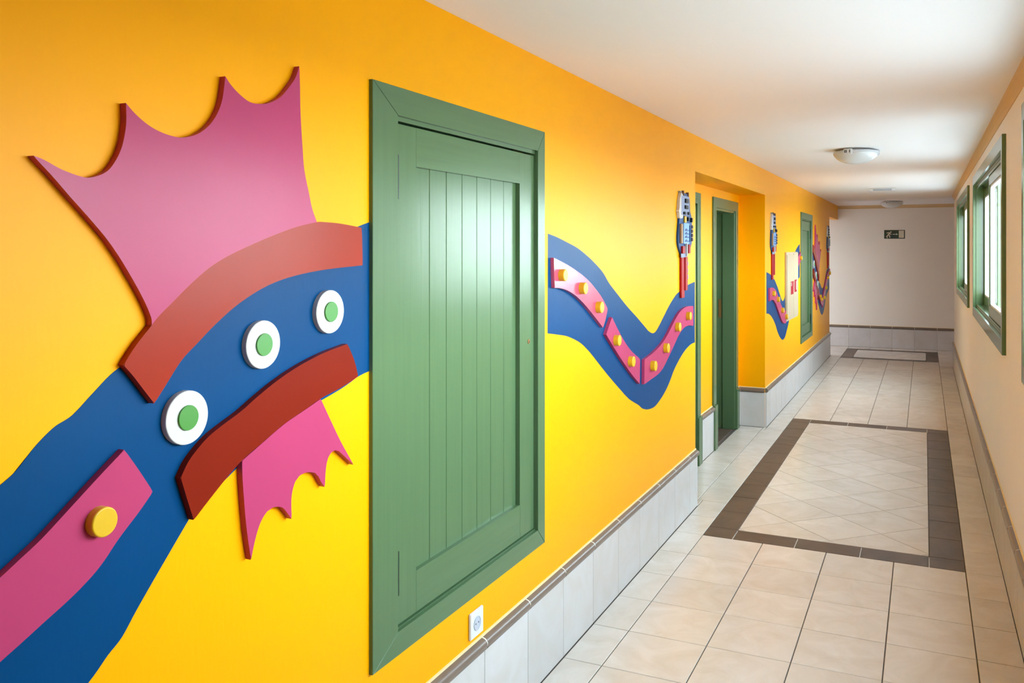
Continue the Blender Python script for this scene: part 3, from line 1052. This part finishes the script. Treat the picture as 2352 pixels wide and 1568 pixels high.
def eye(c, r, pr, label, tf=None):
    y, z = (tf((c[0], c[1]))[:2] if tf else c[:2])
    o = disc_x('eye_disc', y, z, .0525, XL + .0007, XL + .0135, WHITE_P, None, 48, .0015)
    disc_x('pupil', y, z, .0245, XL + .0135, XL + .0175, GREEN_P, o, 36, .001)
    return tag(o, label, 'wall disc', 'white eye discs on the blue band')


g1 = 'pink body boards on the blue band'
board('crown_fin_board', D['FIN_UP'], PINK, 'largest pink four-pointed fin board, above the upper arched band')
board('arched_band_board', D['BAND_UP'], RED_GLARE, 'glare-lightened red arched band board between the large pink fin and the eye discs')
board('arched_band_board', D['BAND_LOW'], RED, 'dark red arched band board beneath the three eye discs, near the large green hatch')
board('tail_fin_board', D['FIN_LOW'], PINK, 'small pink scalloped fin board hanging under the dark red band')
b = board('body_board', D['BODY_END'], PINK, 'pink body board with a single yellow button, below the lowest large eye disc', group=g1)
buttons(D['BTN_END'], b, h=.018)
b = board('body_board', D['BODY_A'], PINK_GLOSS, 'glossy pink curved board with three buttons beside the large green hatch', group=g1)
buttons(D['BTN_A'], b)
b = board('body_board', D['BODY_B'], PINK, 'pink body board with two buttons slanting down to the V in the blue band', group=g1)
buttons(D['BTN_B'], b)
b = board('body_board', D['BODY_C'], PINK, 'pink body board with four buttons rising from the V to the niche', group=g1)
buttons(D['BTN_C'], b)
for c, l in zip(D['EYES'], ('white disc with green centre, lowest of the three by the large fin', 'white disc with green centre, middle one of the three under the upper band',
                            'white disc with green centre, highest of the three, nearest the large green hatch')):
    eye(c, 0, 0, l)

# past the niche
b = board('body_board', [to_c(p) for p in D['BODY_C']][::-1], PINK, 'pink body board with buttons on the blue band left of the cream cabinet', group=g1, y_lim=(3, 4.318))
buttons([q for q in D['BTN_C'] if to_c(q)[0] < 4.28], b, to_c)
b = board('body_board', [to_c(p) for p in D['BODY_A']][::-1], PINK, 'pale pink body board squeezed between the cream cabinet and the far green hatch', group=g1, y_lim=(5.202, 5.545))
buttons([q for q in D['BTN_A'] if to_c(q)[0] > 5.24], b, to_c)
# second head, past the far hatch
board('crown_fin_board', [to_d(p) for p in D['FIN_UP']][::-1], PINK, 'far pink pointed fin board beyond the second green hatch')
board('arched_band_board', [to_d(p) for p in D['BAND_UP']][::-1], RED_GLARE, 'far glare-lightened red band board under the far pink fin, beside the second hatch')
board('arched_band_board', [to_d(p) for p in D['BAND_LOW']][::-1], RED, 'far dark red band board beneath the far eye discs')
board('tail_fin_board', [to_d(p) for p in D['FIN_LOW']][::-1], PINK, 'far small pink fin hanging under the far dark red band')
for c, l in zip(D['EYES'][::-1], ('far white eye disc, highest, touching the second green hatch', 'far white eye disc, middle one of the far three',
                                  'far white eye disc, lowest of the far three')):
    eye(c, 0, 0, l, to_d)
b = board('body_board', D['V2_P1'], PINK, 'far pink body board slanting down into the last V of the blue band', group=g1)
buttons([(7.46, .972, .024), (7.60, .925, .024)], b)
b = board('body_board', [(7.83, .80, 1), (8.0, .88, 0), (8.25, 1.02, 0), (8.5, 1.16, 0), (8.86, 1.24, 1), (8.86, 1.325, 1), (8.5, 1.27, 0), (8.25, 1.15, 0), (8.0, 1.02, 0), (7.83, .93, 1)],
          PINK, 'last pink body board, rising to the far end of the yellow wall', group=g1)
buttons([(7.95, .93, .024), (8.2, 1.06, .024), (8.45, 1.20, .024), (8.72, 1.26, .024)], b)


# ------------------------------------------------------------------ wooden relief figures
def part(name, e, m, parent, bev=.0015):
    y0, y1, z0, z1, x0, x1 = e
    return box(name, (XL + .0008 + x0, y0, z0), (XL + .0008 + x1, y1, z1), m, parent, bev)


def figure(dy, label):
    root = empty('relief_figure', (XL, .2 + dy, 1.65))
    kids = []

    def P(name, e, m):
        kids.append(part(name, e, m, root))
        return kids[-1]
    kids.append(prism_x('body', spline(S['blue_outline'], 4), XL + .0008, XL + .0125, DKBLUE, root, .001, 1))
    kids.append(prism_x('sail', spline(S['hair_outline'], 4), XL + .0008, XL + .018, WOOL, root, .002, 2))
    for nm, m in (('brown_block', BROWNP), ('pale_panel', LAV), ('black_block', BLACK), ('yellow_block', BUTTON), ('tan_panel', TANP), ('window_panel', LTBLUE),
                  ('blue_block', MIDBLUE), ('grey_block', GREYP), ('red_block', REDP), ('white_block', WOOL), ('pale_tip', LAV), ('leg', REDP), ('pebble', LAV)):
        for e in S[nm]:
            P(nm, e, m)
    y_h = S['half'][0][0]
    wp = S['window_panel'][0]
    for (yh, zh) in S['half']:
        r = .0115
        pts = [((wp[0] + .42 * (wp[1] - wp[0])) + 2.6 * r * math.cos(a), zh - .006 + 1.35 * r * math.sin(a)) for a in [PI * k / 10 for k in range(11)]]
        kids.append(prism_x('arch', pts, XL + .0008 + wp[5], XL + .0008 + wp[5] + .0016, DKBLUE, root))
        yy = wp[1] - .022
        kids.append(prism_x('chip', [(yy - .011, zh - .006), (yy + .011, zh - .006), (yy + .004, zh + .004)], XL + .0008 + wp[5], XL + .0008 + wp[5] + .0016, DKBLUE, root))
    for k in kids:                                   # make part positions local to the figure
        k.location = -root.location + Vector((0, dy, 0))
    return tag(root, label, 'wall figure', 'wooden relief figures on the yellow wall')


figure(0, 'blue and red wooden relief figure just before the niche, largest of the three')
figure(3.31, 'blue and red wooden relief figure between the niche and the cream cabinet')
figure(8.38, 'blue and red wooden relief figure at the far end of the yellow wall')

# ------------------------------------------------------------------ hose cabinet
cb = empty('hose_cabinet', (XL, 4.76, 1.228))
kids = [box('frame', (XL, 4.325, .867), (XL + .018, 5.195, 1.590), CABW, cb, .002),
        box('door', (XL + .018, 4.345, .885), (XL + .024, 4.838, 1.560), CABW, cb, .0015),
        box('door', (XL + .018, 4.852, .885), (XL + .024, 5.180, 1.578), CABW, cb, .0015),
        box('label_plate', (XL + .024, 4.60, 1.135), (XL + .0255, 4.80, 1.275), REDL, cb),
        box('label_plate', (XL + .024, 4.88, 1.150), (XL + .0255, 5.05, 1.285), REDL, cb),
        box('pictogram', (XL + .0255, 4.62, 1.225), (XL + .0262, 4.68, 1.265), PALEP, cb),
        box('pictogram', (XL + .0255, 4.98, 1.17), (XL + .0262, 5.04, 1.27), PALEP, cb)]
for k in kids:
    k.location = -cb.location
tag(cb, 'cream wall cabinet with red label plates beside the far green hatch', 'cabinet')

# ------------------------------------------------------------------ wall socket
so = empty('wall_socket', (XL, -2.372, .418))
yc, zc = -2.372, .418
kids = [box('plate', (XL + .0005, yc - .043, zc - .042), (XL + .009, yc + .043, zc + .042), PLASTIC, so, .002, 2)]
bm = bmesh.new()
n = 32
rings = [(.0225, XL + .009), (.0225, XL + .0112), (.0205, XL + .0112), (.0195, XL + .0096), (.0001, XL + .0094)]
rr = [[bm.verts.new((x, yc + r * math.cos(2 * PI * k / n), zc + r * math.sin(2 * PI * k / n))) for k in range(n)] for r, x in rings]
for a, b in zip(rr, rr[1:]):
    for k in range(n):
        bm.faces.new((a[k], a[(k + 1) % n], b[(k + 1) % n], b[k]))
kids.append(link('cup', smooth(finish(bm, 'cup'), 40), SOCKET, so))
for s in (-1, 1):
    kids.append(disc_x('pin_hole', yc + s * .0095, zc, .0026, XL + .0093, XL + .0099, BLACK, so, 12, .0002))
for k in kids:
    k.location = -so.location
tag(so, 'white single wall socket on the yellow wall under the large green hatch', 'socket')


# ------------------------------------------------------------------ ceiling lamps, emergency light
def lamp(y, label):
    root = empty('ceiling_lamp', (.69, y, ZC))
    c = (0, 0, 0)
    lathe('base', [(.0, -.001), (.105, -.001), (.105, -.016), (.0, -.016)], c, PLASTIC, root)
    pr_ = [(.150, -.028), (.1535, -.031), (.1525, -.036), (.145, -.050), (.128, -.068), (.103, -.084), (.072, -.096), (.038, -.103), (.0, -.105)]
    inner = [(r * .975, z + .003) for r, z in pr_[::-1]]
    bm = bmesh.new()
    rows = [[bm.verts.new((r * math.cos(2 * PI * k / 56), r * math.sin(2 * PI * k / 56), z)) for k in range(56)] for r, z in inner + pr_]
    for a, b in zip(rows, rows[1:] + rows[:1]):
        for k in range(56):
            bm.faces.new((a[k], a[(k + 1) % 56], b[(k + 1) % 56], b[k]))
    bmesh.ops.remove_doubles(bm, verts=bm.verts, dist=1e-5)
    link('bowl', smooth(finish(bm, 'bowl'), 50), BOWL, root)
    lathe('rim', [(.128, -.016), (.150, -.016), (.156, -.024), (.156, -.030), (.148, -.031), (.128, -.031)], c, PLASTIC, root)
    for ang in (-1.85, .35, 2.45):
        cl = box('clip', (.140, -.030, -.046), (.162, .030, -.006), PLASTIC, root, .004, 2)
        cl.rotation_euler = (0, 0, ang)
        for q in (-.018, -.008, .016):
            s = box('slot', (.1615, q - .003, -.036), (.1628, q + .003, -.016), BLACK, cl)
    return tag(root, label, 'lamp', 'glass bowl ceiling lamps')


lamp(1.80, 'nearer white glass bowl ceiling lamp with plastic clips')
lamp(9.15, 'farther white glass bowl ceiling lamp, close to the far wall')

em = empty('emergency_light', (.69, 6.10, ZC))
box('housing', (-.145, -.055, -.012), (.145, .055, -.0005), PLASTIC, em, .003)
box('end_cap', (-.145, -.050, -.034), (-.100, .050, -.012), PLASTIC, em, .004, 2)
box('end_cap', (.100, -.050, -.034), (.145, .050, -.012), PLASTIC, em, .004, 2)
box('diffuser', (-.100, -.045, -.028), (.100, .045, -.012), SOCKET, em, .004, 2)
tag(em, 'flat white emergency light on the ceiling between the two bowl lamps', 'light')

# ------------------------------------------------------------------ exit sign on the far wall
ex = empty('exit_sign', (.70, YF, 1.863))
SX, SZ = .312 / 1230, .142 / 540


def sp(a, b):
    return ((a - 1185) * SX, (715 - b) * SZ)


def flat_poly(name, pts, y0, y1, m, parent):
    bm = bmesh.new()
    q = [sp(*p) for p in pts]
    fr = [bm.verts.new((x, y1, z)) for x, z in q]
    bk = [bm.verts.new((x, y0, z)) for x, z in q]
    bm.faces.new(fr)
    bm.faces.new(bk[::-1])
    for i in range(len(q)):
        j = (i + 1) % len(q)
        bm.faces.new((fr[i], fr[j], bk[j], bk[i]))
    bmesh.ops.triangulate(bm, faces=[f for f in bm.faces if len(f.verts) > 4])
    return bm


def sign_part(name, polys, m, dy=-.0062):
    me_bm = bmesh.new()
    for pts in polys:
        b_ = flat_poly(name, pts, -.0052, dy, m, ex)
        tmp = bpy.data.meshes.new('t')
        b_.to_mesh(tmp)
        b_.free()
        me_bm.from_mesh(tmp)
        bpy.data.meshes.remove(tmp)
    return link(name, finish(me_bm, name), m, ex)


def limb(pts, w):
    out = []
    L, R = [], []
    for i, p in enumerate(pts):
        a = Vector(pts[max(0, i - 1)])
        b = Vector(pts[min(len(pts) - 1, i + 1)])
        d = (b - a).normalized()
        nn = Vector((-d.y, d.x)) * w
        L.append((p[0] + nn.x, p[1] + nn.y))
        R.append((p[0] - nn.x, p[1] - nn.y))
    return L + R[::-1]


box('panel', (-.156, -.0052, -.071), (.156, -.0004, .071), SIGNG, ex, .0008)
sign_part('running_figure', [[(970 + 42 * math.cos(2 * PI * k / 14), 568 + 42 * math.sin(2 * PI * k / 14)) for k in range(14)],
                             limb([(930, 610), (880, 660), (810, 745)], 42), limb([(900, 615), (820, 600), (715, 640)], 24),
                             limb([(905, 655), (950, 710), (1010, 718)], 22), limb([(805, 740), (765, 800), (750, 870), (690, 852)], 30),
                             limb([(770, 800), (755, 900), (745, 960)], 22), limb([(820, 745), (895, 810), (912, 920)], 30)], SIGNP)
sign_part('arrow', [[(1070, 693), (1290, 693), (1290, 650), (1400, 712), (1290, 770), (1290, 730), (1070, 730)]], SIGNW)
sign_part('doorway', [[(1440, 480), (1745, 480), (1745, 935), (1440, 935)]], SIGNP)
tag(ex, 'dark green exit sign with running figure and arrow on the far wall', 'sign')
